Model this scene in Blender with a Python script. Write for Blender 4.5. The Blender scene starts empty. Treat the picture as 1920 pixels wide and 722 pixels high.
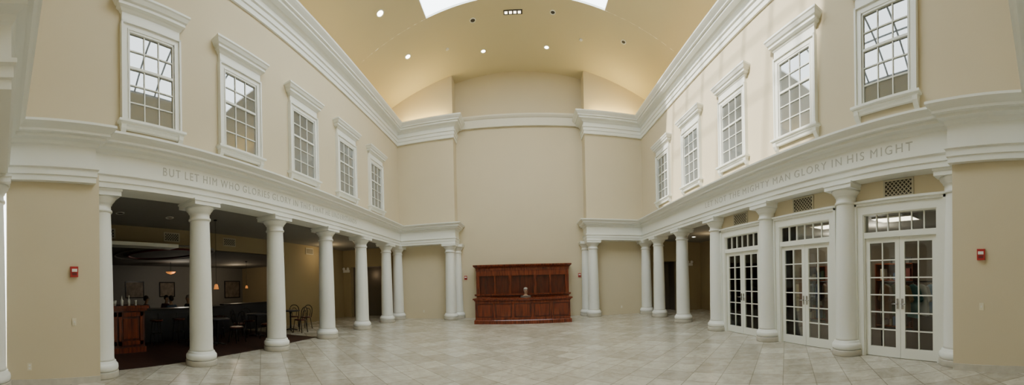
import bpy, bmesh, math, random
from mathutils import Vector, Matrix
random.seed(4)
PI=math.pi
SC=bpy.context.scene
COL=SC.collection

# ------------------------------------------------------------------ camera: central cylindrical panorama
cam=bpy.data.cameras.new('camera'); camo=bpy.data.objects.new('camera',cam); COL.objects.link(camo); SC.camera=camo
cam.type='PANO'; cam.panorama_type='CENTRAL_CYLINDRICAL'
F=625.0
cam.central_cylindrical_range_u_min=-960/F; cam.central_cylindrical_range_u_max=960/F
cam.central_cylindrical_range_v_min=-191/F; cam.central_cylindrical_range_v_max=531/F
cam.central_cylindrical_radius=1.0; cam.clip_start=.05; cam.clip_end=200
camo.matrix_world=Matrix.Translation((.1,0,1.58)) @ Matrix.Rotation(23/F,4,'Z') @ Matrix.Rotation(PI/2,4,'X') @ Matrix.Rotation(math.radians(-1.34),4,'Z')

# ------------------------------------------------------------------ materials
def nt(name):
    m=bpy.data.materials.new(name); m.use_nodes=True
    return m,m.node_tree,m.node_tree.nodes['Principled BSDF']
def mat(name,col,rough=.6,metal=0,var=0,vscale=3,emit=0,ecol=None,ior=None,bump=0,bscale=40):
    m,t,b=nt(name)
    b.inputs['Base Color'].default_value=(*col,1); b.inputs['Roughness'].default_value=rough; b.inputs['Metallic'].default_value=metal
    if ior: b.inputs['IOR'].default_value=ior
    if emit:
        b.inputs['Emission Color'].default_value=(*(ecol or col),1); b.inputs['Emission Strength'].default_value=emit
    tc=t.nodes.new('ShaderNodeTexCoord')
    n=t.nodes.new('ShaderNodeTexNoise'); n.inputs['Scale'].default_value=vscale; n.inputs['Detail'].default_value=3
    t.links.new(tc.outputs['Object'],n.inputs['Vector'])
    r=t.nodes.new('ShaderNodeMix'); r.data_type='RGBA'
    v=max(var,.015)
    r.inputs[6].default_value=(*[c*(1-v) for c in col],1); r.inputs[7].default_value=(*[min(1,c*(1+v)) for c in col],1)
    t.links.new(n.outputs['Fac'],r.inputs[0]); t.links.new(r.outputs[2],b.inputs['Base Color'])
    if bump:
        n2=t.nodes.new('ShaderNodeTexNoise'); n2.inputs['Scale'].default_value=bscale
        t.links.new(tc.outputs['Object'],n2.inputs['Vector'])
        bp=t.nodes.new('ShaderNodeBump'); bp.inputs['Strength'].default_value=bump; bp.inputs['Distance'].default_value=.01
        t.links.new(n2.outputs['Fac'],bp.inputs['Height']); t.links.new(bp.outputs['Normal'],b.inputs['Normal'])
    return m
def wood(name,c1,c2,rough=.35,scale=(14,14,1.2)):
    m,t,b=nt(name); b.inputs['Roughness'].default_value=rough
    tc=t.nodes.new('ShaderNodeTexCoord'); mp=t.nodes.new('ShaderNodeMapping'); mp.inputs['Scale'].default_value=scale
    n=t.nodes.new('ShaderNodeTexNoise'); n.inputs['Scale'].default_value=1.5; n.inputs['Detail'].default_value=5
    cr=t.nodes.new('ShaderNodeValToRGB'); cr.color_ramp.elements[0].position=.32; cr.color_ramp.elements[1].position=.68
    cr.color_ramp.elements[0].color=(*c1,1); cr.color_ramp.elements[1].color=(*c2,1)
    t.links.new(tc.outputs['Object'],mp.inputs[0]); t.links.new(mp.outputs[0],n.inputs['Vector']); t.links.new(n.outputs['Fac'],cr.inputs[0]); t.links.new(cr.outputs[0],b.inputs['Base Color'])
    return m
def tile_mat():
    m,t,b=nt('stone_tile')
    tc=t.nodes.new('ShaderNodeTexCoord'); mp=t.nodes.new('ShaderNodeMapping'); mp.inputs['Rotation'].default_value=(0,0,PI/4)
    br=t.nodes.new('ShaderNodeTexBrick'); br.offset=0; br.squash=1
    br.inputs['Scale'].default_value=1; br.inputs['Brick Width'].default_value=.5; br.inputs['Row Height'].default_value=.5
    br.inputs['Mortar Size'].default_value=.008; br.inputs['Mortar Smooth'].default_value=.1; br.inputs['Bias'].default_value=0
    br.inputs['Color1'].default_value=(.47,.435,.355,1); br.inputs['Color2'].default_value=(.65,.61,.515,1); br.inputs['Mortar'].default_value=(.34,.31,.25,1)
    n=t.nodes.new('ShaderNodeTexNoise'); n.inputs['Scale'].default_value=4.5; n.inputs['Detail'].default_value=8; n.inputs['Roughness'].default_value=.7; n.inputs['Distortion'].default_value=.8
    cr=t.nodes.new('ShaderNodeValToRGB'); cr.color_ramp.elements[0].position=.33; cr.color_ramp.elements[1].position=.66
    cr.color_ramp.elements[0].color=(.68,.665,.63,1); cr.color_ramp.elements[1].color=(1.0,1.0,1.0,1)
    mx=t.nodes.new('ShaderNodeMix'); mx.data_type='RGBA'; mx.blend_type='MULTIPLY'; mx.inputs[0].default_value=1
    t.links.new(tc.outputs['Object'],mp.inputs[0]); t.links.new(mp.outputs[0],br.inputs['Vector']); t.links.new(tc.outputs['Object'],n.inputs['Vector'])
    t.links.new(n.outputs['Fac'],cr.inputs[0]); t.links.new(br.outputs['Color'],mx.inputs[6]); t.links.new(cr.outputs[0],mx.inputs[7])
    t.links.new(mx.outputs[2],b.inputs['Base Color']); b.inputs['Roughness'].default_value=.26
    bp=t.nodes.new('ShaderNodeBump'); bp.inputs['Strength'].default_value=.2; bp.inputs['Distance'].default_value=.004; bp.invert=True
    t.links.new(br.outputs['Fac'],bp.inputs['Height']); t.links.new(bp.outputs['Normal'],b.inputs['Normal'])
    return m
def plank_mat():
    m,t,b=nt('dark_plank')
    tc=t.nodes.new('ShaderNodeTexCoord'); br=t.nodes.new('ShaderNodeTexBrick')
    br.inputs['Scale'].default_value=1; br.inputs['Brick Width'].default_value=1.4; br.inputs['Row Height'].default_value=.13; br.inputs['Mortar Size'].default_value=.003
    br.inputs['Color1'].default_value=(.026,.009,.005,1); br.inputs['Color2'].default_value=(.040,.014,.008,1); br.inputs['Mortar'].default_value=(.006,.003,.002,1)
    t.links.new(tc.outputs['Object'],br.inputs['Vector']); t.links.new(br.outputs['Color'],b.inputs['Base Color']); b.inputs['Roughness'].default_value=.5
    return m
def clear_mat():
    m=bpy.data.materials.new('door_glass'); m.use_nodes=True; t=m.node_tree; t.nodes.clear()
    o=t.nodes.new('ShaderNodeOutputMaterial'); a=t.nodes.new('ShaderNodeBsdfTransparent'); g=t.nodes.new('ShaderNodeBsdfGlossy'); g.inputs['Roughness'].default_value=.02
    a.inputs['Color'].default_value=(.82,.85,.85,1); f=t.nodes.new('ShaderNodeFresnel'); f.inputs['IOR'].default_value=1.45
    x=t.nodes.new('ShaderNodeMixShader'); t.links.new(f.outputs[0],x.inputs[0]); t.links.new(a.outputs[0],x.inputs[1]); t.links.new(g.outputs[0],x.inputs[2]); t.links.new(x.outputs[0],o.inputs[0])
    return m
M=dict(
 wall=mat('beige_plaster',(.635,.550,.380),.85,var=.03,vscale=1.2,bump=.08),
 vault=mat('vault_plaster',(.62,.545,.345),.85,var=.03,vscale=.8),
 trim=mat('white_trim',(.82,.825,.755),.5,var=.015,vscale=2), cream=mat('cream_band',(.72,.68,.56),.6),
 column=mat('column_white',(.85,.86,.81),.42,var=.012,vscale=3),
 stone=mat('plinth_stone',(.55,.52,.44),.4,var=.2,vscale=9),
 letter=mat('engraved_letter',(.51,.505,.44),.7),
 wglass=mat('window_glass',(.15,.165,.165),.02,ior=3.1),
 dglass=clear_mat(), tile=tile_mat(), plank=plank_mat(),
 mahog=wood('mahogany',(.065,.011,.004),(.24,.046,.016),.24),
 mahogd=wood('mahogany_dark',(.034,.006,.0025),(.12,.022,.008),.28),
 red=mat('alarm_red',(.42,.02,.02),.4), white=mat('white_plastic',(.8,.79,.74),.4), ivory=mat('ivory_plastic',(.72,.66,.5),.4),
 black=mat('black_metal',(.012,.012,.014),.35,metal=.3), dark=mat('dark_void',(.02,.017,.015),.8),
 grille=mat('bronze_grille',(.50,.46,.35),.5), grdark=mat('vent_dark',(.03,.027,.022),.8),
 lamp=mat('lamp_glow',(1,.9,.72),.5,emit=14,ecol=(1,.93,.78)), panel=mat('fluorescent_panel',(1,.9,.7),.5,emit=6,ecol=(1,.88,.66)),
 cove=mat('cove_glow',(1,.7,.3),.5,emit=2.6,ecol=(1,.79,.36)), cove2=mat('cove_corner_glow',(1,.7,.3),.5,emit=34,ecol=(1,.78,.30)), can=mat('lamp_off',(.04,.035,.03),.6),
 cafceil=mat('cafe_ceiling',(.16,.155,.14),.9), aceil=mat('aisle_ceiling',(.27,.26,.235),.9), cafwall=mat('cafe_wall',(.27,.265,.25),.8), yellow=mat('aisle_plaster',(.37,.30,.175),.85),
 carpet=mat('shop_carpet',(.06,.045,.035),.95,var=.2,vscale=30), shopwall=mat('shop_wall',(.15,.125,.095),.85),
 maroon=mat('maroon_ring',(.16,.02,.02),.6), amber=mat('amber_glass',(.7,.2,.03),.3,emit=.6,ecol=(1,.35,.08)),
 navy=mat('navy_laminate',(.010,.012,.022),.4), skin=mat('skin',(.46,.29,.2),.55), hair_g=mat('grey_hair',(.36,.32,.28),.8), hair_d=mat('dark_hair',(.03,.018,.012),.7),
 glassy=mat('drinking_glass',(.85,.88,.9),.08), steel=mat('steel',(.5,.5,.5),.25,metal=.9), paper=mat('art_paper',(.24,.20,.16),.7,var=.8,vscale=4), mullion=mat('skylight_bar',(.05,.055,.06),.5),
)
def cmat(nm,c): 
    if nm not in M: M[nm]=mat(nm.replace(' ','_')+'_cloth',c,.8)
    return M[nm]

# ------------------------------------------------------------------ mesh builder
class MB:
    def __init__(s,o=(0,0,0)): s.b=bmesh.new(); s.o=Vector(o)
    def v(s,p): return s.b.verts.new(Vector(p)-s.o)
    def f(s,vs):
        try: return s.b.faces.new(vs)
        except ValueError: return None
    def box(s,x0,x1,y0,y1,z0,z1):
        p=[s.v((x,y,z)) for x in(x0,x1) for y in(y0,y1) for z in(z0,z1)]
        for q in((0,1,3,2),(4,6,7,5),(0,4,5,1),(2,3,7,6),(0,2,6,4),(1,5,7,3)): s.f([p[i] for i in q])
        return s
    def lathe(s,prof,c=(0,0,0),seg=28,smooth=True):
        rings=[]
        for r,z in prof:
            rings.append([s.v((c[0]+r*math.cos(2*PI*i/seg),c[1]+r*math.sin(2*PI*i/seg),c[2]+z)) for i in range(seg)])
        for a,b in zip(rings,rings[1:]):
            for i in range(seg):
                f=s.f([a[i],a[(i+1)%seg],b[(i+1)%seg],b[i]])
                if f: f.smooth=smooth
        if prof[0][0]>1e-4: s.f(rings[0][::-1])
        if prof[-1][0]>1e-4: s.f(rings[-1])
        return s
    def tube(s,pts,r,seg=8,closed=False):
        pts=[Vector(p) for p in pts]; n=len(pts); rings=[]
        for i,p in enumerate(pts):
            a=pts[(i-1)%n] if (closed or i>0) else p; b=pts[(i+1)%n] if (closed or i<n-1) else p
            d=(b-a).normalized(); up=Vector((0,0,1)) if abs(d.z)<.9 else Vector((1,0,0))
            x=d.cross(up).normalized(); y=x.cross(d).normalized(); rr=r[i] if isinstance(r,(list,tuple)) else r
            rings.append([s.v(p+x*rr*math.cos(2*PI*k/seg)+y*rr*math.sin(2*PI*k/seg)) for k in range(seg)])
        pr=list(zip(rings,rings[1:]))
        if closed: pr.append((rings[-1],rings[0]))
        for a,b in pr:
            for k in range(seg):
                f=s.f([a[k],a[(k+1)%seg],b[(k+1)%seg],b[k]])
                if f: f.smooth=True
        if not closed: s.f(rings[0][::-1]); s.f(rings[-1])
        return s
    def sweep(s,prof,path):
        P=[Vector((p[0],p[1])) for p in path]; rings=[]
        nrm=[]
        for a,b in zip(P,P[1:]):
            d=(b-a).normalized(); nrm.append(Vector((-d.y,d.x)))
        for i,p in enumerate(P):
            if i==0: m=nrm[0]
            elif i==len(P)-1: m=nrm[-1]
            else: m=(nrm[i-1]+nrm[i])/(1+nrm[i-1].dot(nrm[i]))
            rings.append([s.v((p.x+m.x*d,p.y+m.y*d,z)) for d,z in prof])
        k=len(prof)
        for a,b in zip(rings,rings[1:]):
            for j in range(k): s.f([a[j],a[(j+1)%k],b[(j+1)%k],b[j]])
        s.f(rings[0][::-1]); s.f(rings[-1])
        return s
    def ball(s,c,r,sx=1,sy=1,sz=1,seg=16):
        n=10; rings=[]
        for i in range(n+1):
            a=-PI/2+PI*i/n; rings.append([s.v((c[0]+r*sx*math.cos(a)*math.cos(2*PI*k/seg),c[1]+r*sy*math.cos(a)*math.sin(2*PI*k/seg),c[2]+r*sz*math.sin(a))) for k in range(seg)])
        for a,b in zip(rings,rings[1:]):
            for k in range(seg):
                f=s.f([a[k],a[(k+1)%seg],b[(k+1)%seg],b[k]])
                if f: f.smooth=True
        return s
    def prism(s,pts,ax,a,b):
        def P(u,w,t): return {'x':(t,u,w),'y':(u,t,w),'z':(u,w,t)}[ax]
        A=[s.v(P(u,w,a)) for u,w in pts]; B=[s.v(P(u,w,b)) for u,w in pts]
        n=len(pts); s.f(A[::-1]); s.f(B)
        for i in range(n): s.f([A[i],A[(i+1)%n],B[(i+1)%n],B[i]])
        return s
    def build(s,name,m,parent=None,clean=True):
        if clean: bmesh.ops.remove_doubles(s.b,verts=s.b.verts,dist=1e-6)
        bmesh.ops.recalc_face_normals(s.b,faces=s.b.faces)
        me=bpy.data.meshes.new(name); s.b.to_mesh(me); s.b.free(); me.materials.append(m if not isinstance(m,str) else M[m])
        o=bpy.data.objects.new(name,me); COL.objects.link(o)
        if parent: o.parent=parent
        else: o.location=s.o
        return o
def tag(o,label,cat,group=None):
    o['label']=label; o['category']=cat
    if group: o['group']=group
    return o
def thing(name,label,cat,loc=(0,0,0),rz=0,group=None):
    o=bpy.data.objects.new(name,None); COL.objects.link(o); o.location=loc; o.rotation_euler=(0,0,rz); o.empty_display_size=.1
    return tag(o,label,cat,group)
def struct(o): o['kind']='structure'; return o
def sempty(name,loc,rz=0):
    o=bpy.data.objects.new(name,None); COL.objects.link(o); o.location=loc; o.rotation_euler=(0,0,rz); o['kind']='structure'; return o
def dup(root,loc,rz,label,group=None):
    kids=list(root.children_recursive)
    def cp(o,parent):
        c=o.copy(); COL.objects.link(c)
        if parent: c.parent=parent
        for ch in [x for x in kids if x.parent==o]: cp(ch,c)
        return c
    r=cp(root,None); r.location=loc; r.rotation_euler=(0,0,rz)
    if label: r['label']=label
    if group: r['group']=group
    return r

# ------------------------------------------------------------------ setting
struct(MB().box(-17.5,12.6,-1.6,16.4,-.2,0).build('floor','tile'))
struct(MB().box(-17,-6.12,1.7,8.6,0,.006).build('floor_cafe_planks','plank'))
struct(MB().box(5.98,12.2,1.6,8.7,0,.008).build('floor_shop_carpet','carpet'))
for sgn,nm in((-1,'left'),(1,'right')):
    pe=1.70 if sgn<0 else 1.57
    a=MB(); X=lambda u,v: (min(sgn*u,sgn*v),max(sgn*u,sgn*v))
    x0,x1=X(5.65,5.95); a.box(x0,x1,-1.4,15.6,3.6,9.2)
    x0,x1=X(5.9,6.15); a.box(x0,x1,-1.4,15.6,9.0,10.4)
    x0,x1=X(5.5,5.7); a.box(x0,x1,.1,1.66,4.2,8.5)
    x0,x1=X(5.45,5.95 if sgn<0 else 5.8); a.box(x0,x1,.1,pe,0,3.6)
    struct(a.build('wall_'+nm,'wall'))
    a=MB()
    x0,x1=X(2.95,6.1); a.box(x0,x1,15.05,15.7,0,3.6); a.box(x0,x1,14.75,15.7,4.2,11.6)
    struct(a.build('wall_far_'+nm,'wall'))
    a=MB(); a.box(x0,x1,-1.4,-.45,0,3.6); a.box(x0,x1,-1.4,.1,4.2,11.6)
    struct(a.build('wall_near_'+nm,'wall'))
    x0,x1=X(5.43,5.46); struct(MB().box(x0,x1,.1,pe,0,.11).build('baseboard_'+nm,'stone'))
struct(MB().box(-2.95,2.95,15.4,15.8,0,11.6).build('wall_back','wall'))
struct(MB().box(-3.2,3.2,-1.6,-1.3,0,11.6).build('wall_behind','wall'))
ZC=11.35-14.5
def vz(x): return ZC+math.sqrt(14.5**2-x*x)
a=MB()
def vault(xa,xb,ya,yb,n):
    ny=max(1,int((yb-ya)/1.0)); g=[[a.v((xa+(xb-xa)*i/n,ya+(yb-ya)*j/ny,vz(xa+(xb-xa)*i/n))) for j in range(ny+1)] for i in range(n+1)]
    for i in range(n):
        for j in range(ny):
            f=a.f([g[i][j],g[i+1][j],g[i+1][j+1],g[i][j+1]]); f.smooth=True
SX=3.1;SY0,SY1=3.7,11.3
vault(-6.1,6.1,-1.6,SY0,40); vault(-6.1,6.1,SY1,15.8,40); vault(-6.1,-SX,SY0,SY1,14); vault(SX,6.1,SY0,SY1,14)
struct(a.build('ceiling_vault','vault'))
a=MB(); n=20
for y in(SY0,SY1):
    for i in range(n):
        xa=-SX+2*SX*i/n; xb=-SX+2*SX*(i+1)/n
        a.f([a.v((xa,y,vz(xa))),a.v((xb,y,vz(xb))),a.v((xb,y,vz(xb)+.07)),a.v((xa,y,vz(xa)+.07))])
for x in(-SX,SX):
    a.f([a.v((x,SY0,vz(x))),a.v((x,SY1,vz(x))),a.v((x,SY1,vz(x)+.07)),a.v((x,SY0,vz(x)+.07))])
struct(a.build('trim_skylight_curb','trim',clean=False))
sk=sempty('window_skylight',(0,7.5,11.7))
def dz(x): return vz(SX)+.05+1.5*(1-(x/SX)**2)
for k in range(7):
    y=4.1+(10.5-4.1)*k/6
    a=MB((0,7.5,11.7)); a.tube([(x,y,dz(x)) for x in [-SX+2*SX*i/16 for i in range(17)]],.045,6); a.build('rib','mullion',sk)
for k in range(6):
    x=-SX+2*SX*k/5
    a=MB((0,7.5,11.7)); a.tube([(x,4.1,dz(x)),(x,10.5,dz(x))],.035,6); a.build('glazing_bar','mullion',sk)
mid=[(-.5,3.42),(0,3.42),(0,3.51),(.02,3.52),(.02,3.62),(.05,3.64),(.05,3.68),(0,3.69),(0,4.01),(.03,4.03),(.05,4.08),(.14,4.10),(.14,4.15),(.20,4.16),(.20,4.20),(.25,4.25),(.29,4.28),(.29,4.32),(-.14,4.35),(-.5,4.35)]
up=[(-.25,8.2),(0,8.2),(0,8.33),(.03,8.34),(.03,8.47),(.07,8.49),(.07,8.53),(.02,8.54),(.02,8.68),(.07,8.71),(.11,8.77),(.25,8.79),(.25,8.86),(.31,8.87),(.31,8.91),(.38,8.97),(.42,9.01),(.42,9.06),(-.25,9.08)]
pm=[(-2.9,15.38),(-2.9,14.5),(-5.5,14.5),(-5.5,1.62),(-5.35,1.62),(-5.35,.1),(-2.9,.1),(-2.9,-1.3)]
pu=[(-2.9,15.38),(-2.9,14.65),(-5.6,14.65),(-5.6,1.67),(-5.45,1.67),(-5.45,.2),(-2.9,.2),(-2.9,-1.3)]
mir=lambda p:[(-x,y) for x,y in reversed(p)]
struct(MB().sweep(mid,pm).build('trim_1','trim')); struct(MB().sweep(mid,mir(pm)).build('trim_2','trim'))
struct(MB().sweep(up,pu).build('trim_3','trim')); struct(MB().sweep(up,mir(pu)).build('trim_4','trim'))
band=[(0,8.80),(.12,8.80),(.12,9.16),(.16,9.18),(.22,9.25),(.22,9.32),(0,9.34)]
struct(MB().sweep(band,[(2.95,15.4),(-2.95,15.4)]).build('trim_5','cream'))
for i,(x0,x1,y0,y1,cm,lab) in enumerate(((-5.5,-5.3,2,14.2,'cove','warm cove light strip along the top of the left upper cornice'),(5.3,5.5,2,14.2,'cove','warm cove light strip along the top of the right upper cornice'),
        (-5.3,-3.2,14.4,14.55,'cove2','short warm cove light strip above the left far corner cornice'),(3.2,5.3,14.4,14.55,'cove2','short warm cove light strip above the right far corner cornice'))):
    tag(MB(((x0+x1)/2,(y0+y1)/2,9.085)).box(x0,x1,y0,y1,9.085,9.10).build('cove_light',cm),lab,'cove light')

# inscriptions: one thing each, every word a part
def inscription(body,length,loc,rz,label):
    t=thing('inscription',label,'lettering',loc,rz)
    items=[]; x=0
    def word_mesh(wd):
        c=bpy.data.curves.new('txt','FONT'); c.body=wd; c.size=.225; c.space_character=1.3; c.extrude=.004; c.offset=-.001
        o=bpy.data.objects.new('txt',c); COL.objects.link(o); bpy.context.view_layer.update()
        me=bpy.data.meshes.new_from_object(o.evaluated_get(bpy.context.evaluated_depsgraph_get())); bpy.data.objects.remove(o)
        return me
    for wd in body.split():
        me=word_mesh(wd); xs=[v.co.x for v in me.vertices]; w=max(xs)-min(xs); items.append((me,min(xs),x,w)); x+=w+.13
    k=length/(x-.13)
    for me,mx,x0,w in items:
        for v in me.vertices:
            u=(v.co.x-mx+x0)*k; z=v.co.y; d=v.co.z; v.co=(u,-d,z)
        me.materials.clear(); me.materials.append(M['letter'])
        o=bpy.data.objects.new('word',me); COL.objects.link(o); o.parent=t
inscription('BUT LET HIM WHO GLORIES GLORY IN THIS THAT HE UNDERSTANDS',7.25,(-5.498,3.0,3.775),PI/2,'engraved capital lettering beginning BUT LET HIM on the left entablature')
inscription('LET NOT THE MIGHTY MAN GLORY IN HIS MIGHT',6.55,(5.498,8.85,3.775),-PI/2,'engraved capital lettering ending IN HIS MIGHT on the right entablature')

# ------------------------------------------------------------------ columns
def make_column(label,loc,grp=None):
    t=thing('column',label,'column',loc,0,grp)
    MB().lathe([(.33,0),(.335,.02),(.335,.10),(.33,.115)],seg=32).build('plinth','stone',t)
    MB().lathe([(.30,.115),(.325,.14),(.33,.18),(.325,.22),(.30,.25),(.285,.255),(.285,.285),(.262,.30)],seg=32).build('base_moulding','column',t)
    pr=[(.262,.30),(.25,.34)]+[(.25-.04*((i/10)**1.6),.34+2.66*i/10) for i in range(1,11)]+[(.215,3.02)]
    MB().lathe(pr,seg=36).build('shaft','column',t)
    MB().lathe([(.215,3.02),(.235,3.03),(.24,3.05),(.235,3.07),(.215,3.08),(.212,3.17),(.235,3.18),(.24,3.20),(.245,3.21),(.29,3.26),(.305,3.30)],seg=32).build('capital','column',t)
    MB().box(-.32,.32,-.32,.32,3.30,3.38).box(-.335,.335,-.335,.335,3.38,3.42).build('abacus','column',t)
    return t
ordn=['first','second','third','fourth','fifth','sixth']
col0=None; g='columns of the colonnades'
for sgn,side in((-1,'left'),(1,'right')):
    ys=[1.84,4.0,6.34,8.68,11.02,13.36] if sgn<0 else [1.62,3.88,6.28,8.62,10.98,13.2]
    for k,y in enumerate(ys):
        what='café side' if sgn<0 else 'french door side'
        lab={0:'white round column half hidden by the beige pier at the near end of the %s colonnade'%side}.get(k,'%s white round column from the near pier along the %s colonnade, %s'%(ordn[k],side,what))
        xx=sgn*(5.87 if k==0 else 5.75)
        if col0 is None: col0=make_column(lab,(xx,y,0),g)
        else: dup(col0,(xx,y,0),0,lab,g)
    dup(col0,(sgn*5.75,14.72,0),0,'last white column of the %s colonnade, tight in the far corner'%side,g)
    dup(col0,(sgn*3.2,14.72,0),0,'front white column of the pair at the %s edge of the far alcove'%side,g)
    dup(col0,(sgn*3.0,15.25,0),0,'half hidden rear white column of the pair at the %s edge of the far alcove'%side,g)
    dup(col0,(sgn*5.42,-.16,0),0,'white column at the %s picture edge beyond the beige pier'%side,g)

# ------------------------------------------------------------------ windows
def make_window(name,loc,rz):
    t=sempty(name,loc,rz)
    MB().box(-.49,.49,-.025,-.01,.06,1.80).build('pane','wglass',t)
    a=MB()
    a.box(-.50,-.46,-.06,-.01,.05,1.81).box(.46,.50,-.06,-.01,.05,1.81).box(-.50,.50,-.06,-.01,.05,.11).box(-.50,.50,-.06,-.01,1.76,1.81)
    for x in(-.155,.155): a.box(x-.010,x+.010,-.045,-.02,.1,1.78)
    zs=[.11+(1.65)*i/5 for i in range(1,5)]
    for i,z in enumerate(zs):
        w=.022 if i==2 else .010
        a.box(-.46,.46,-.045-(.012 if i==2 else 0),-.02,z-w,z+w)
    a.build('sash','trim',t)
    a=MB()
    for s in(-1,1):
        x=sorted((s*.49,s*.60)); a.box(x[0],x[1],-.07,0,.05,1.90)
        x=sorted((s*.60,s*.64)); a.box(x[0],x[1],-.10,0,.05,1.94)
        x=sorted((s*.49,s*.505)); a.box(x[0],x[1],-.085,0,.05,1.82)
    a.box(-.60,.60,-.07,0,1.80,1.90).box(-.64,.64,-.10,0,1.90,1.94)
    a.build('casing','trim',t)
    P=[(.62,0),(.62,-.07),(-.62,-.07),(-.62,0)]
    MB().sweep([(-.05,1.94),(0,1.94),(0,2.10),(.02,2.12),(.04,2.16),(.09,2.18),(.09,2.23),(.12,2.25),(.15,2.31),(.17,2.33),(.17,2.37),(-.05,2.39)],P).build('head_cornice','trim',t)
    MB().sweep([(-.05,-.10),(.01,-.10),(.02,-.05),(.05,-.03),(.05,0),(.09,.01),(.09,.055),(-.05,.06)],P).build('sill','trim',t)
    for s in(-1,1):
        x=sorted((s*.56,s*.66)); MB().prism([(0,-.03),(-.12,-.03),(-.11,-.10),(-.06,-.17),(0,-.22)],'x',x[0],x[1]).build('bracket','trim',t)
    return t
wy=[2.83,5.1,7.47,9.85,12.2]
w0=None;i=1
for sgn in(-1,1):
    for y in wy:
        loc=(sgn*5.65,y+(.05 if sgn>0 else 0),4.67 if sgn<0 else 4.77); rz=PI/2 if sgn<0 else -PI/2
        if w0 is None: w0=make_window('window_1',loc,rz)
        else:
            w=dup(w0,loc,rz,None); w.name='window_%d'%i
        i+=1

# ------------------------------------------------------------------ right door wall, doors
DC=[2.72,5.10,7.45]; DW=.79
a=MB(); edges=[1.5]
for c in DC: edges+= [c-DW,c+DW]
edges.append(8.75)
for i in range(0,len(edges),2): a.box(5.80,5.98,edges[i],edges[i+1],0,3.6)
for c in DC: a.box(5.80,5.98,c-DW,c+DW,2.86,3.6)
struct(a.build('wall_shop_front','wall'))
def make_door(name,loc,rz):
    t=sempty(name,loc,rz)
    a=MB()
    for s in(-1,1):
        x=sorted((s*.75,s*.79)); a.box(x[0],x[1],-.03,.14,0,2.86)
        x=sorted((s*.77,s*.90)); a.box(x[0],x[1],-.05,0,0,2.97)
        x=sorted((s*.90,s*.95)); a.box(x[0],x[1],-.08,0,0,3.02)
    a.box(-.77,.77,-.05,0,2.80,2.97).box(-.95,.95,-.08,0,2.97,3.02).box(-.75,.75,-.03,.14,2.33,2.44).box(-.75,.75,-.03,.14,2.78,2.86).box(-.97,.97,-.11,0,3.02,3.06)
    a.build('casing','trim',t)
    a=MB()
    for k in range(1,6): x=-.75+1.5*k/6; a.box(x-.012,x+.012,.02,.06,2.44,2.78)
    a.build('transom_bars','trim',t); MB().box(-.75,.75,.036,.044,2.44,2.78).build('transom_glass','dglass',t)
    for s in(-1,1):
        a=MB(); xa,xb=sorted((s*.004,s*.75))
        a.box(xa,xa+.095,.02,.07,.01,2.33).box(xb-.095,xb,.02,.07,.01,2.33).box(xa,xb,.02,.07,.01,.2).box(xa,xb,.02,.07,2.23,2.33)
        xm=(xa+xb)/2; a.box(xm-.011,xm+.011,.025,.065,.2,2.23)
        for k in range(1,6): z=.2+2.03*k/6; a.box(xa+.09,xb-.09,.025,.065,z-.011,z+.011)
        l=a.build('door_leaf','trim',t)
        MB().box(xa+.095,xb-.095,.041,.049,.2,2.23).build('glass','dglass',l)
        MB().box(s*.05-.02,s*.05+.02,.005,.02,.95,1.15).tube([(s*.05,.01,1.05),(s*.05,-.04,1.05),(s*.05+s*.1,-.04,1.05)],.01).build('handle','steel',l)
    return t
d0=None
for i,c in enumerate(DC):
    if d0 is None: d0=make_door('door_1',(5.80,c,0),-PI/2)
    else: dup(d0,(5.80,c,0),-PI/2,None).name='door_%d'%(i+1)

# vents
def make_vent(label,loc,rz,w=.56,h=.27):
    t=thing('air_vent',label,'vent',loc,rz,'lattice air vents')
    MB().box(-w/2,w/2,-.012,0,-h/2,h/2).build('backing','grdark',t)
    a=MB(); f=.035
    a.box(-w/2-f,w/2+f,-.03,0,h/2,h/2+f).box(-w/2-f,w/2+f,-.03,0,-h/2-f,-h/2).box(-w/2-f,-w/2,-.03,0,-h/2,h/2).box(w/2,w/2+f,-.03,0,-h/2,h/2)
    a.build('frame','grille',t)
    a=MB(); st=.085; k=-int((w+h)/st)
    while k*st< w+h:
        for sg in(1,-1):
            lo,hi=sorted(((-w/2-k*st)/sg,(w/2-k*st)/sg)); za=max(-h/2,lo); zb=min(h/2,hi)
            if zb-za>.01:
                xa=k*st+sg*za; xb=k*st+sg*zb; th=.014
                a.f([a.v((xa-th,-.02,za)),a.v((xa+th,-.02,za)),a.v((xb+th,-.02,zb)),a.v((xb-th,-.02,zb))])
        k+=1
    a.build('lattice','grille',t,clean=False)
    return t
nm=['nearest','middle','farthest']
for i,c in enumerate(DC): make_vent('square lattice air vent above the %s french doors'%nm[i],(5.80,c,3.24),-PI/2)
for y,l in((3.0,'nearest the camera'),(5.17,'second from the camera'),(7.51,'third from the camera'),(12.2,'fourth and farthest, over the yellow aisle wall')):
    make_vent('lattice air vent on the café header wall, %s'%l,(-9.05,y,3.24),PI/2,.5,.22)

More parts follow.
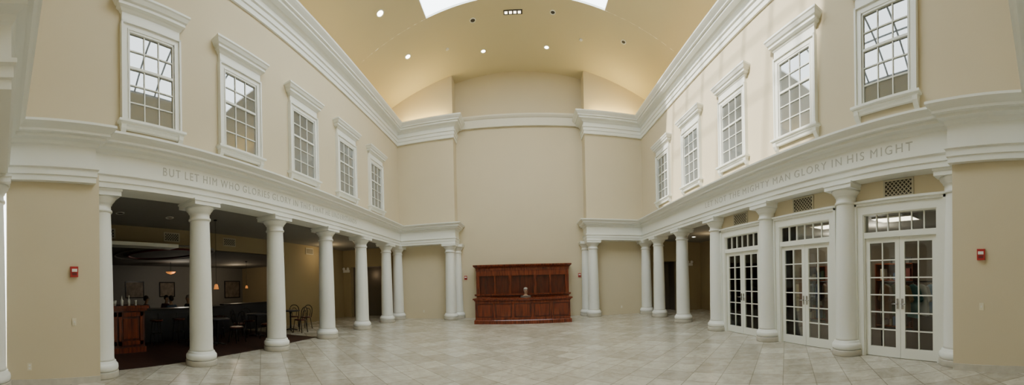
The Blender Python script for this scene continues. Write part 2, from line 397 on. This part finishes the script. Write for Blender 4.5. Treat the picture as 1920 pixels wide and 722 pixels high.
# ------------------------------------------------------------------ left aisle and cafe shell
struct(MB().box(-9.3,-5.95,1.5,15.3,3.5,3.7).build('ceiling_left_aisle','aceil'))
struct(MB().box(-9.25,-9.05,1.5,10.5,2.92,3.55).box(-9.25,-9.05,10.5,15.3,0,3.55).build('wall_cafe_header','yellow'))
struct(MB().box(-9.05,-8.5,1.5,5.1,2.84,2.94).build('trim_cafe_pelmet','trim'))
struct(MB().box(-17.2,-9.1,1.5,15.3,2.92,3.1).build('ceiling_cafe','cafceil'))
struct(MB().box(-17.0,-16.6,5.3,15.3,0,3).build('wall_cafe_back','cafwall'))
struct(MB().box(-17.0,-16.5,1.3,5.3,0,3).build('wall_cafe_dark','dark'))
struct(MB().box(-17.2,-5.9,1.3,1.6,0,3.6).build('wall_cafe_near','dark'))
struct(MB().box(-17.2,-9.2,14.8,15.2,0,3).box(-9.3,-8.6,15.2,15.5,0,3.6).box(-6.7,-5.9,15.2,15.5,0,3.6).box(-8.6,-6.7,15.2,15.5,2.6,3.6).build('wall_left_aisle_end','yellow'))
struct(MB().box(-8.7,-6.6,16.2,16.3,0,3).box(-8.75,-8.6,15.5,16.3,0,3).box(-6.7,-6.55,15.5,16.3,0,3).box(-8.7,-6.6,15.5,16.3,2.6,2.7).build('wall_left_passage','shopwall'))
rg=MB((-10.9,5.8,2.92)); pts=[(-10.9+1.7*math.cos(2*PI*k/40),5.8+1.2*math.sin(2*PI*k/40),2.92) for k in range(40)]
rg.tube(pts,.06,6,closed=True); struct(rg.build('trim_cafe_ceiling_ring','maroon'))
rg=MB((-10.9,5.8,2.92)); pts=[(-10.9+2.3*math.cos(2*PI*k/40),5.8+1.7*math.sin(2*PI*k/40),2.92) for k in range(40)]
rg.tube(pts,.04,6,closed=True); struct(rg.build('trim_cafe_ceiling_outer_ring','aceil'))
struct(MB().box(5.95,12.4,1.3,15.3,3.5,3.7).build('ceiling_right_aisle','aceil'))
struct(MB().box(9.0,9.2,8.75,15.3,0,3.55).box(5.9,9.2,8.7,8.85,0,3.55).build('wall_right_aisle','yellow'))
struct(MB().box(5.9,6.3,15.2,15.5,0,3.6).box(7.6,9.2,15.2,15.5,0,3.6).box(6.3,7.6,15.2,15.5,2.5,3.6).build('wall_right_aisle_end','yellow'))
struct(MB().box(6.2,7.7,16.2,16.3,0,3).box(6.15,6.3,15.5,16.3,0,3).box(7.6,7.75,15.5,16.3,0,3).box(6.2,7.7,15.5,16.3,2.5,2.6).build('wall_right_passage','shopwall'))
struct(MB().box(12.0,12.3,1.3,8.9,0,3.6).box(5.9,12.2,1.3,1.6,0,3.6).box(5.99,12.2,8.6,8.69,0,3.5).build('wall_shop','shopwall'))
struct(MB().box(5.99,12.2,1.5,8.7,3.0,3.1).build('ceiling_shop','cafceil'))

# ------------------------------------------------------------------ reception desk and cabinet
DX=0.02
def arc(n,hw,yend,ymid): 
    s=(yend-ymid); R=(hw*hw+s*s)/(2*s)
    return [(DX+hw-2*hw*i/n, ymid+R-math.sqrt(R*R-(hw-2*hw*i/n)**2)) for i in range(n+1)]
t=thing('reception_desk','long low mahogany reception desk with flat panelled front in the far alcove','desk',(DX,13.4,0))
O=(DX,13.4,0)
ar=arc(5,1.86,12.98,12.86)
path=[(DX+1.86,14.3)]+ar+[(DX-1.86,14.3)]
MB(O).sweep([(-.06,0),(.05,0),(.05,.13),(.03,.16),(0,.17),(-.06,.17)],path).build('base_plinth','mahog',t)
MB(O).sweep([(-.06,.15),(0,.15),(0,.90),(-.06,.90)],path).build('body','mahogd',t)
MB(O).sweep([(-.5,.94),(0,.88),(.03,.90),(.05,.94),(.09,.95),(.09,1.0),(-.5,1.0)],path).build('desk_top','mahog',t)
for k in range(5):
    (xa,ya),(xb,yb)=ar[k],ar[k+1]; d=Vector((xb-xa,yb-ya)); L=d.length; d/=L; nrm=Vector((-d.y,d.x))
    a=MB(O)
    def quad(u0,u1,z0,z1,th):
        P=[]
        for u in(u0,u1):
            for dd in(0,th):
                for z in(z0,z1):
                    p=Vector((xa,ya))+d*u+nrm*dd; P.append(a.v((p.x,p.y,z)))
        for q in((0,1,3,2),(4,6,7,5),(0,4,5,1),(2,3,7,6),(0,2,6,4),(1,5,7,3)): a.f([P[i] for i in q])
    quad(0,.05,.17,.88,.02); quad(L-.05,L,.17,.88,.02); quad(.05,L-.05,.17,.26,.02); quad(.05,L-.05,.80,.88,.02); quad(.09,L-.09,.30,.76,.008)
    a.build('front_panel','mahog',t)
t=thing('back_cabinet','tall mahogany cabinet with crown cornice behind the reception desk','cabinet',(DX,14.9,0)); O=(DX,14.9,0)
H=2.07
MB(O).box(DX-H,DX+H,14.95,15.35,0,2.2).build('body','mahogd',t)
P=[(DX+H,15.35),(DX+H,14.85),(DX-H,14.85),(DX-H,15.35)]
MB(O).sweep([(-.4,2.12),(0,2.12),(.02,2.2),(.02,2.26),(.06,2.30),(.11,2.34),(.13,2.37),(.13,2.42),(-.4,2.42)],P).build('crown_cornice','mahog',t)
MB(O).box(DX-H,DX+H,14.85,14.95,1.92,2.12).build('frieze','mahog',t)
MB(O).sweep([(-.3,1.02),(.04,1.02),(.08,1.06),(.08,1.11),(-.3,1.11)],P).build('ledge','mahog',t)
MB(O).box(DX-H,DX+H,14.85,14.95,0,1.02).build('lower_body','mahog',t)
for s in(-1,1):
    for u0,u1,yy in((H-.16,H,14.82),(.5,.62,14.82),(1.2,1.27,14.84)):
        x=sorted((DX+s*u0,DX+s*u1)); MB(O).box(x[0],x[1],yy,14.95,1.1,1.94).build('pilaster','mahog',t)
for x0,x1 in((-1.9,-1.27),(-1.2,-.62),(-.5,.5),(.62,1.2),(1.27,1.9)):
    a=MB(O); n=2 if x1-x0<.9 else 3
    for k in range(n):
        w=(x1-x0)/n; a.box(DX+x0+k*w+.004,DX+x0+(k+1)*w-.004,14.93,14.955,1.11,1.92)
    a.build('board_panel','mahogd',t)

# ------------------------------------------------------------------ people
def skin_mesh(name,V,E,R,level=1):
    me=bpy.data.meshes.new(name); bm=bmesh.new(); lay=bm.verts.layers.skin.verify()
    vs=[]
    for i,(p,r) in enumerate(zip(V,R)):
        v=bm.verts.new(p); v[lay].radius=(r,r) if not isinstance(r,tuple) else r; v[lay].use_root=(i==0); vs.append(v)
    for a_,b_ in E: bm.edges.new((vs[a_],vs[b_]))
    bm.to_mesh(me); bm.free()
    o=bpy.data.objects.new(name,me); COL.objects.link(o)
    o.modifiers.new('s','SKIN'); sb=o.modifiers.new('u','SUBSURF'); sb.levels=level; sb.render_levels=level
    bpy.context.view_layer.update()
    m2=bpy.data.meshes.new_from_object(o.evaluated_get(bpy.context.evaluated_depsgraph_get())); bpy.data.objects.remove(o)
    for p in m2.polygons: p.use_smooth=True
    return m2
def add_mesh(name,me,m,parent):
    me.materials.clear(); me.materials.append(M[m] if isinstance(m,str) else m)
    o=bpy.data.objects.new(name,me); COL.objects.link(o); o.parent=parent; return o
def person(label,loc,rz,shirt,hair,seat=.46):
    t=thing('person',label,'person',loc,rz)
    z=seat
    V=[(0,0,z+.1),(0,0,z+.27),(0,0,z+.46),(0,0,z+.585),(0,-.01,z+.64),(0,-.025,z+.70),(0,-.03,z+.78),(0,-.02,z+.85)]
    R=[(.16,.12),(.14,.11),(.16,.115),.07,.052,.07,(.075,.092),(.06,.07)]
    E=[(i,i+1) for i in range(7)]
    for s in(-1,1):
        b=len(V)
        V+=[(s*.17,0,z+.52),(s*.23,-.04,z+.26),(s*.16,-.26,z+.23),(s*.15,-.33,z+.225)]; R+=[.058,.043,.029,.033]
        E+=[(2,b),(b,b+1),(b+1,b+2),(b+2,b+3)]
        p=b+3
        for k,(ox,l) in enumerate(((-.03,.07),(-.01,.085),(.01,.08),(.03,.06))):
            q=len(V); V+=[(s*.15+ox,-.33-l*.6,z+.222),(s*.15+ox,-.33-l,z+.205)]; R+=[.010,.008]; E+=[(p,q),(q,q+1)]
        q=len(V); V+=[(s*.15-s*.045,-.34,z+.215),(s*.15-s*.055,-.37,z+.205)]; R+=[.011,.009]; E+=[(p,q),(q,q+1)]
        b=len(V); V+=[(s*.10,-.05,z+.09),(s*.12,-.44,z+.08),(s*.12,-.42,.10),(s*.12,-.53,.045)]; R+=[.085,.062,.042,.04]
        E+=[(0,b),(b,b+1),(b+1,b+2),(b+2,b+3)]
    add_mesh('body',skin_mesh('body',V,E,R),'skin',t)
    V2=[(0,0,z+.10),(0,0,z+.27),(0,0,z+.46),(0,0,z+.56)]; R2=[(.175,.135),(.155,.125),(.175,.13),.085]; E2=[(0,1),(1,2),(2,3)]
    for s in(-1,1):
        b=len(V2); V2+=[(s*.17,0,z+.52),(s*.23,-.04,z+.26),(s*.19,-.16,z+.245)]; R2+=[.072,.056,.045]; E2+=[(2,b),(b,b+1),(b+1,b+2)]
    add_mesh('shirt',skin_mesh('shirt',V2,E2,R2),shirt,t)
    V3=[(0,0,z+.09)]; R3=[(.165,.13)]; E3=[]
    for s in(-1,1):
        b=len(V3); V3+=[(s*.10,-.05,z+.09),(s*.12,-.44,z+.08),(s*.12,-.42,.14)]; R3+=[.10,.075,.06]; E3+=[(0,b),(b,b+1),(b+1,b+2)]
    add_mesh('trousers',skin_mesh('trousers',V3,E3,R3),'navy',t)
    MB().ball((0,.0,z+.835),.098,.92,1.02,.85).ball((0,.045,z+.79),.085,.95,.75,1).build('hair',hair,t)
    MB().ball((0,-.128,z+.775),.014,1,1.1,1.6).build('nose','skin',t)
    for s in(-1,1): MB().ball((s*.032,-.115,z+.80),.010).build('eye','hair_d',t)
    MB().box(-.022,.022,-.122,-.112,z+.735,z+.742).build('mouth','maroon',t)
    return t
M['taupe']=mat('taupe_shirt',(.10,.075,.055),.8); M['navyshirt']=mat('navy_shirt',(.02,.03,.08),.8); M['bshirt']=mat('blue_shirt',(.05,.09,.17),.8); M['gshirt']=mat('charcoal_shirt',(.03,.03,.035),.8); M['rshirt']=mat('plum_shirt',(.08,.03,.05),.8)
def stool(label,loc,h,grp=None):
    t=thing('stool',label,'stool',loc,0,grp)
    MB().lathe([(.17,h-.05),(.19,h-.03),(.19,h-.005),(.17,h)],seg=20).build('seat','mahogd',t)
    for k in range(4):
        a_=PI/4+k*PI/2; MB().tube([(.12*math.cos(a_),.12*math.sin(a_),h-.04),(.2*math.cos(a_),.2*math.sin(a_),0)],.014).build('leg','black',t)
    MB().tube([(.16*math.cos(2*PI*k/16),.16*math.sin(2*PI*k/16),h*.45) for k in range(16)],.009,6,closed=True).build('foot_ring','black',t)
    return t
stool('low wooden stool behind the mahogany reception desk',(.15,13.9,0),.48)
person('person with grey hair and a brown top seated behind the mahogany reception desk',(.15,13.9,0),.2,'taupe','hair_g',.48)
# ------------------------------------------------------------------ cafe
t=thing('counter_cabinet','panelled mahogany counter cabinet just inside the café beside the first left column','counter',(-7.9,2.9,0)); O=(-7.9,2.9,0)
MB(O).box(-8.5,-7.72,2.1,3.6,.1,1.12).build('body','mahogd',t)
MB(O).box(-8.48,-7.68,2.1,3.62,0,.14).build('base_plinth','mahog',t)
MB(O).box(-8.55,-7.62,2.05,3.68,1.12,1.19).box(-8.53,-7.66,2.07,3.64,1.06,1.12).build('counter_top','mahog',t)
for y0,y1 in((2.18,2.82),(2.88,3.54)):
    a=MB(O); a.box(-7.72,-7.69,y0,y0+.08,.2,1.02).box(-7.72,-7.69,y1-.08,y1,.2,1.02).box(-7.72,-7.69,y0,y1,.2,.3).box(-7.72,-7.69,y0,y1,.92,1.02).box(-7.72,-7.70,y0+.13,y1-.13,.36,.86)
    a.build('panel','mahog',t)
a=MB(O); a.box(-8.4,-7.8,3.6,3.63,.2,.3).box(-8.4,-7.8,3.6,3.63,.92,1.02).box(-8.4,-8.3,3.6,3.63,.2,1.02).box(-7.9,-7.8,3.6,3.63,.2,1.02); a.build('panel','mahog',t)
od10=['first','second','third','fourth','fifth','sixth','seventh','eighth','ninth','tenth']
for k in range(10):
    x=-7.80-.22*(k%2); y=2.62+.095*k; tall=(k%3==1)
    lab='%s standing on the mahogany café counter, %s from the left'%('slim clear bottle' if tall else 'clear drinking glass',od10[k])
    a=MB((x,y,1.19))
    if tall: a.lathe([(.03,0),(.035,.01),(.035,.13),(.012,.18),(.012,.24),(.015,.25)],c=(x,y,1.19),seg=12)
    else: a.lathe([(.025,0),(.036,.13),(.033,.13),(.023,.01)],c=(x,y,1.19),seg=12)
    tag(a.build('bottle' if tall else 'drinking_glass','glassy'),lab,'bottle' if tall else 'glass','glassware on the café counter')
t=thing('espresso_machine','small steel coffee machine at the near end of the café counter','coffee machine',(-8.1,2.3,1.19)); O=(-8.1,2.3,1.19)
MB(O).box(-8.35,-7.95,2.15,2.45,1.19,1.24).box(-8.35,-8.15,2.15,2.45,1.24,1.55).box(-8.35,-7.95,2.15,2.45,1.45,1.6).build('body','steel',t)
MB(O).tube([(-8.0,2.3,1.45),(-8.0,2.3,1.38),(-7.9,2.3,1.37)],.015).build('spout','black',t)
t=thing('bar_counter','long low dark navy bar counter behind the mahogany café counter','counter',(-9.2,5.2,0)); O=(-9.2,5.2,0)
MB(O).box(-9.5,-9.0,3.9,7.2,0,.95).build('body','navy',t); MB(O).box(-9.56,-8.92,3.85,7.25,.95,1.0).build('counter_top','black',t)
for k in range(5): MB(O).box(-9.0,-8.985,4.0+k*.64,4.54+k*.64,.12,.86).build('panel','navy',t)
s0=None
for k in range(4):
    lab='dark round bar stool in front of the navy bar counter, %s from the left'%od10[k]
    if s0 is None: s0=stool(lab,(-8.55,4.35,0),.72,'bar stools')
    else: dup(s0,(-8.55,4.35+.75*k,0),.2*k,lab)
t=thing('booth_partition','dark waist-high partition beyond the navy bar counter','partition',(-9.6,8.6,0)); O=(-9.6,8.6,0)
MB(O).box(-9.65,-9.5,7.6,10.2,0,.98).build('body','navy',t); MB(O).box(-9.7,-9.45,7.55,10.25,.98,1.03).build('cap','black',t)
def chair(label,loc,rz,group='black metal café chairs'):
    t=thing('cafe_chair',label,'chair',loc,rz,group)
    MB().lathe([(.19,.43),(.205,.445),(.205,.46),(.19,.475)],seg=20).build('seat','mahogd',t)
    for sx in(-1,1): MB().tube([(sx*.14,-.13,.44),(sx*.18,-.18,0)],.014).build('leg','black',t)
    for sx in(-1,1): MB().tube([(sx*.13,.14,.44),(sx*.17,.21,0)],.014).build('leg','black',t)
    a=MB(); pts=[(-.17,.14,.44),(-.18,.2,.62)]+[(-.18*math.cos(PI*k/10),.21+.02*math.sin(PI*k/10),.72+.18*math.sin(PI*k/10)) for k in range(11)]+[(.18,.2,.62),(.17,.14,.44)]
    a.tube(pts,.015); a.build('back_frame','black',t)
    a=MB(); pts=[(-.08,.16,.46)]+[(-.1*math.cos(PI*k/8),.21,.66+.12*math.sin(PI*k/8)) for k in range(9)]+[(.08,.16,.46)]
    a.tube(pts,.012); a.build('inner_loop','black',t)
    return t
def table(label,loc,group='round café tables',r=.36):
    t=thing('cafe_table',label,'table',loc,0,group)
    MB().lathe([(r-.02,.71),(r,.72),(r,.745),(r-.02,.75)],seg=28).build('tabletop','navy',t)
    MB().lathe([(.035,.02),(.03,.1),(.03,.6),(.06,.70),(.06,.71)],seg=14).build('stem','black',t)
    a=MB()
    for k in range(4):
        q=k*PI/2+PI/4; a.tube([(0,0,.06),(.26*math.cos(q),.26*math.sin(q),.015)],[.025,.015])
    a.build('base','black',t)
    return t
tb=table('round café table just behind the second left column, nearest the colonnade',(-7.5,5.75,0))
for l,lab in [((-7.9,7.7,0),'round café table seen between the third and fourth left columns'),((-7.95,9.5,0),'round café table beyond the fourth left column near the yellow wall'),
      ((-11.2,6.2,0),'round café table deep in the café under the maroon ceiling ring'),((-11.4,9.2,0),'round café table deep in the café in front of the large framed picture')]: dup(tb,l,0,lab)
ch=chair('black metal chair on the near side of the table behind the second left column',(-7.6,5.15,0),PI)
for l,rz,lab in (((-7.4,6.4,0),0,'black metal chair on the far side of the table behind the second left column'),
    ((-8.1,7.1,0),PI-.3,'black metal chair on the near side of the table between third and fourth left columns'),((-7.5,8.3,0),.3,'black metal chair on the far side of the table between third and fourth left columns'),
    ((-8.5,7.9,0),1.3,'black metal chair on the deep side of the table between third and fourth left columns'),
    ((-7.25,7.55,0),-1.4,'black metal chair on the hall side of the table between third and fourth left columns'),
    ((-7.3,9.25,0),-PI/2,'black metal chair facing the yellow wall, front most beyond the fourth left column'),((-7.75,10.15,0),.1,'black metal chair on the far side of the table near the yellow wall'),
    ((-8.5,9.2,0),PI/2+.4,'black metal chair half hidden between the last café table and the yellow wall'),
    ((-8.3,10.15,0),.7,'black metal chair drawn in close to the yellow wall corner behind the last café table'),
    ((-11.5,5.4,0),PI,'café chair holding the person in the navy shirt'),((-10.6,6.0,0),-PI/2,'café chair holding the person in the blue shirt'),((-11.0,7.0,0),0,'café chair holding the person in the charcoal shirt'),((-11.9,6.5,0),PI/2,'café chair holding the person in the plum shirt'),
    ((-11.2,8.4,0),PI,'café chair before the deep table by the large framed picture'),((-11.6,10.0,0),0,'café chair beyond the deep table by the large framed picture')):
    dup(ch,l,rz,lab)
person('person in a navy shirt seated leftmost at the deep café table',(-11.5,5.4,0),PI,'navyshirt','hair_d')
person('person in a blue shirt seated nearest the bar at the deep café table',(-10.6,6.0,0),-PI/2,'bshirt','hair_d')
person('person in a charcoal shirt seated rightmost at the deep café table',(-11.0,7.0,0),0,'gshirt','hair_g')
person('person in a plum shirt seated facing the hall at the deep café table',(-11.9,6.5,0),PI/2,'rshirt','hair_d')
def picture(label,loc,rz,w,h):
    t=thing('framed_picture',label,'picture',loc,rz,'framed pictures in the café'); f=.05
    MB().box(-w/2,w/2,-.02,0,-h/2,h/2).build('print','paper',t)
    MB().box(-w/2-f,w/2+f,-.04,0,h/2,h/2+f).box(-w/2-f,w/2+f,-.04,0,-h/2-f,-h/2).box(-w/2-f,-w/2,-.04,0,-h/2,h/2).box(w/2,w/2+f,-.04,0,-h/2,h/2).build('frame','black',t)
picture('framed brownish print on the café back wall, leftmost of three',(-16.6,7.1,1.6),PI/2,1.0,.8)
picture('framed brownish print on the café back wall, middle of three',(-16.6,9.1,1.6),PI/2,.9,.75)
picture('larger framed print on the café back wall, rightmost of three',(-16.6,13.9,1.55),PI/2,1.2,1.0)
def pendant(label,loc,top):
    z=loc[2]; t=thing('pendant_lamp',label,'lamp',(loc[0],loc[1],z),0,'amber café pendants')
    MB().tube([(0,0,.14),(0,0,top-z)],.006,6).build('cord','black',t); MB().lathe([(.02,.14),(.045,.12),(.07,0),(.065,0),(.03,.12)],seg=16).build('lamp_shade','amber',t)
    MB().lathe([(.05,top-z-.03),(.05,top-z)],seg=12).build('canopy','black',t)
pendant('amber glass pendant lamp on a long black cord behind the second left column',(-7.25,5.55,1.58),3.5)
pendant('amber glass pendant lamp deep in the café, left of two near the yellow wall',(-12.0,11.0,1.6),2.92)
pendant('amber glass pendant lamp deep in the café, right of two near the yellow wall',(-12.0,12.5,1.6),2.92)
t=thing('bowl_lamp','warm glass bowl ceiling lamp beside the maroon ceiling ring','lamp',(-14.0,7.9,2.45))
MB().lathe([(.02,-.12),(.16,-.08),(.25,0),(.24,0),(.16,-.06)],seg=20).build('bowl','amber',t); MB().tube([(0,0,-.1),(0,0,.47)],.012).build('stem','black',t)

# ------------------------------------------------------------------ small wall things
def alarm(label,loc,rz):
    t=thing('fire_alarm',label,'fire alarm',loc,rz,'red fire alarms')
    MB().box(-.065,.065,-.05,0,-.09,.09).build('body','red',t); MB().box(-.045,.045,-.062,-.05,.0,.05).build('strobe','white',t); MB().box(-.04,.04,-.055,-.05,-.06,-.02).build('sounder_grille','maroon',t)
alarm('red fire alarm strobe on the left beige pier',(-5.45,1.24,1.9),PI/2)
alarm('red fire alarm strobe on the right beige pier',(5.45,1.08,1.92),-PI/2)
alarm('small red fire alarm on the alcove wall left of the mahogany cabinet',(-2.62,15.4,1.88),0)
alarm('small red fire alarm on the alcove wall right of the mahogany cabinet',(2.68,15.4,1.88),0)
def plate(name,label,loc,rz,cat):
    t=thing(name,label,cat,loc,rz)
    MB().box(-.038,.038,-.008,0,-.06,.06).build('plate','ivory',t)
    if cat=='switch': MB().box(-.008,.008,-.02,-.008,-.015,.015).build('toggle','white',t)
    else:
        for z in(-.025,.025): MB().box(-.017,.017,-.012,-.008,z-.014,z+.014).build('socket','white',t)
plate('light_switch','ivory light switch on the left beige pier below the alarm',(-5.45,1.24,1.05),PI/2,'switch')
plate('light_switch','ivory light switch on the right beige pier below the alarm',(5.45,1.08,1.07),-PI/2,'switch')
plate('wall_outlet','ivory outlet low on the left beige pier',(-5.45,.48,.32),PI/2,'outlet')
plate('wall_outlet','ivory outlet low on the far wall left of the alcove',(-4.6,15.05,.35),0,'outlet')
plate('wall_outlet','ivory outlet low on the far wall right of the alcove',(4.6,15.05,.35),0,'outlet')
def emerg(label,loc):
    t=thing('emergency_light',label,'emergency light',loc)
    MB().box(-.18,.18,-.08,0,-.07,.07).build('housing','white',t)
    for s in(-1,1): MB().ball((s*.12,-.1,.12),.08,1,.7,1).build('lamp_head','white',t)
emerg('white emergency light with two round heads at the end of the left aisle',(-8.83,15.19,2.4))
emerg('white emergency light with two round heads at the end of the right aisle',(8.3,15.19,2.35))
def downlight(label,x,y,on,r=.1):
    t=thing('ceiling_downlight',label,'ceiling light',(x,y,vz(x)),0,'round vault downlights'); t.rotation_euler=(0,math.asin(x/14.5),0)
    MB().tube([(r*math.cos(2*PI*k/20),r*math.sin(2*PI*k/20),-.005) for k in range(20)],.018,6,closed=True).build('trim_ring','trim',t); MB().lathe([(r,-.006),(r,.001)],seg=20).build('lens','lamp' if on else 'can',t)
downlight('lit round downlight in the vault nearest the left upper cornice',-4.35,10.1,1,.12)
downlight('lit round downlight in the left side of the vault beyond the first',-4.24,12.5,1,.11)
downlight('lit round downlight left of centre above the alcove',-1.38,13.8,1,.1)
downlight('lit round downlight right of centre above the alcove',1.25,13.75,1,.1)
downlight('unlit dark downlight in the right side of the vault',4.08,12.27,0,.09)
downlight('unlit dark downlight left of the row of four lamps',-1.56,12.1,0,.1)
downlight('dim downlight right of the row of four lamps',1.35,11.95,0,.09)
t=thing('multiple_lamp_fixture','recessed row of four small square lamps at the vault centre','ceiling light',(-.08,12.0,vz(0)))
MB().box(-.34,.34,-.1,.1,-.02,.0).build('housing','can',t)
for k in range(4): MB().box(-.30+k*.16,-.20+k*.16,-.05,.05,-.03,-.015).build('lamp','panel',t)
for x,y,l in((2.55,12.97,'small white smoke detector on the right side of the vault'),(-2.76,13.1,'small white smoke detector on the left side of the vault')):
    t=thing('smoke_detector',l,'smoke detector',(x,y,vz(x))); t.rotation_euler=(0,math.asin(x/14.5),0)
    MB().lathe([(.07,0),(.07,-.02),(.05,-.04)],seg=18).build('body','white',t); MB().lathe([(.02,-.045),(.02,-.04)],seg=10).build('sensor','ivory',t)
for x,y,l in((-7.6,2.9,'round recessed light in the left aisle ceiling near the first column'),(-7.6,4.3,'small round recessed light in the left aisle ceiling by the second column'),(-7.6,11.5,'round recessed light in the left aisle ceiling by the fifth column'),(7.5,10.5,'round recessed light in the right aisle ceiling near the doors'),(7.5,13.2,'round recessed light in the right aisle ceiling near the passage')):
    t=thing('aisle_downlight',l,'ceiling light',(x,y,3.5),0,'aisle ceiling downlights')
    MB().tube([(.1*math.cos(2*PI*k/20),.1*math.sin(2*PI*k/20),-.005) for k in range(20)],.015,6,closed=True).build('trim_ring','white',t); MB().lathe([(.1,-.006),(.1,.0)],seg=20).build('lens','can' if x<0 and y<5 else 'lamp',t)

# ------------------------------------------------------------------ shop behind the french doors
for i,(x,y) in enumerate(((7.5,3.6),(7.5,5.6),(7.5,7.7),(9.8,4.4),(9.8,6.6),(11.2,7.9))):
    t=thing('ceiling_light','rectangular lit ceiling panel in the shop, %s'%['just inside the nearest french doors','just inside the middle french doors','just inside the farthest french doors','deep behind the nearest french doors','deep behind the middle french doors','in the far back corner'][i],'ceiling light',(x,y,3.0),0,'shop ceiling panels')
    MB().box(-.28,.28,-.5,.5,-.02,0).build('diffuser','panel',t); MB().box(-.31,.31,-.53,-.5,-.03,0).box(-.31,.31,.5,.53,-.03,0).box(-.31,-.28,-.5,.5,-.03,0).box(.28,.31,-.5,.5,-.03,0).build('frame','white',t)
cols={'pale blue':(.35,.48,.62),'dark grey':(.06,.06,.065),'olive':(.13,.14,.06),'white':(.7,.7,.68),'maroon':(.20,.03,.03),'brown':(.16,.09,.05),'teal':(.05,.17,.18),'cream':(.5,.43,.3),'navy':(.03,.05,.14),'tan':(.3,.22,.13)}
cn=list(cols)
for r,(rx,ry,ang,nmr) in enumerate(((6.75,2.95,.45,'nearest'),(6.9,5.75,.3,'middle'),(6.75,7.85,.15,'farthest'))):
    t=thing('clothes_rack','black metal clothes rack standing inside the %s french doors'%nmr,'clothes rack',(rx,ry,0),ang,'shop clothes racks')
    MB().tube([(0,-.6,1.45),(0,.6,1.45)],.013).build('rail','black',t)
    for s in(-1,1):
        MB().tube([(0,s*.6,.02),(0,s*.6,1.45)],.014).build('post','black',t); MB().tube([(-.25,s*.6,.02),(.25,s*.6,.02)],.016).build('foot','black',t)
    for k in range(6):
        c=cn[(k*3+r*2)%10]; off=-.5+k*.2
        p=Vector((rx-math.sin(ang)*off,ry+math.cos(ang)*off,1.39))
        g=thing('hanging_shirt','%s shirt on the clothes rack inside the %s french doors'%(c,nmr),'shirt',p,ang+.5,'shirts on the shop racks')
        L=.62+.05*(k%3)
        MB().prism([(-.05,0),(.05,0),(.2,-.05),(.36,-.32),(.29,-.37),(.2,-.2),(.22,-L),(-.22,-L),(-.2,-.2),(-.29,-.37),(-.36,-.32),(-.2,-.05)],'y',-.035,.035).build('cloth',cmat(c+' shirt',cols[c]),g)
        MB().tube([(-.17,0,-.03),(0,0,.02),(.17,0,-.03)],.005,6).tube([(0,0,.02),(0,.0,.062)],.004,6).build('hanger','steel',g)
bk={'red':(.14,.03,.025),'green':(.04,.07,.04),'blue':(.05,.08,.15),'tan':(.22,.16,.09),'ivory':(.42,.38,.3),'black':(.02,.02,.02)}
bn=list(bk)
for k_,v_ in bk.items(): M['book_'+k_]=mat('book_'+k_,v_,.6)
for r,(sx,ry,nmr,h1) in enumerate(((9.0,4.35,'nearest',1.95),(9.3,7.7,'middle',1.95),(8.0,7.75,'farthest',1.5))):
    t=thing('display_shelf','wooden display shelf unit inside the shop, seen through the %s french doors'%nmr,'shelf',(sx,ry,0),0,'shop display shelves'); O=(sx,ry,0)
    for s in(-1,1): MB().box(-.2,.2,s*.6-.015,s*.6+.015,0,h1).build('side_panel','mahogd',t)
    lv=[.1,.55,1.0,h1-.025] if h1<1.8 else [.1,.55,1.0,1.45,h1-.025]
    for z in lv: MB().box(-.2,.2,-.6,.6,z,z+.025).build('shelf','mahog',t)
    MB().box(.18,.2,-.6,.6,0,h1).build('back_panel','mahogd',t)
    for q,z in enumerate([l_+.025 for l_ in lv[:-1]]):
        for k in range(5):
            c=bn[(k+q*2+r)%6]; w=.04+.03*((k*7+q*5)%4); h=.14+.06*((k*3+q)%4); y0=ry-.52+k*.2+.03*((k+q)%3)
            tag(MB((sx-.1,y0,z)).box(sx-.18,sx+.02,y0,y0+w,z,z+h).build('book','book_'+c),'%s book standing on the %s shelf of the unit behind the %s french doors'%(c,['lowest','second','third','fourth'][q],nmr),'book','books on the shop shelves')
picture2=thing('framed_picture','small dark framed picture on the shop back wall behind the nearest french doors','picture',(12.0,5.6,1.95),-PI/2)
MB().box(-.45,.45,-.03,0,-.35,.35).build('frame','black',picture2); MB().box(-.36,.36,-.035,-.03,-.26,.26).build('print','cafwall',picture2)

# ------------------------------------------------------------------ lights
def point(name,loc,e,c=(1,.8,.55),r=.15):
    l=bpy.data.lights.new(name,'POINT'); l.energy=e; l.color=c; l.shadow_soft_size=r; o=bpy.data.objects.new(name,l); COL.objects.link(o); o.location=loc
point('cafe_lamp',(-13.5,8.2,2.2),30,(1,.9,.75)); point('cafe_lamp',(-14,12,2.4),30); point('aisle_lamp',(-8.2,12.5,3.1),18,(1,.75,.42)); point('passage_lamp',(-7.6,16,2.2),2)
point('aisle_lamp',(7.6,12,3.1),12,(1,.75,.42)); point('shop_lamp',(8.2,4.6,2.7),80,(1,.88,.7)); point('shop_lamp',(9,6.6,2.7),80,(1,.88,.7))
s=bpy.data.lights.new('sun','SUN'); s.energy=8; s.angle=.03; s.color=(1,.95,.85); so=bpy.data.objects.new('sun',s); COL.objects.link(so)
so.rotation_euler=Vector((.80,.10,-.62)).to_track_quat('-Z','Y').to_euler()
w=bpy.data.worlds.new('sky'); SC.world=w; w.use_nodes=True
bg=w.node_tree.nodes['Background']; bg.inputs[0].default_value=(.88,.97,1.0,1); bg.inputs[1].default_value=7.6
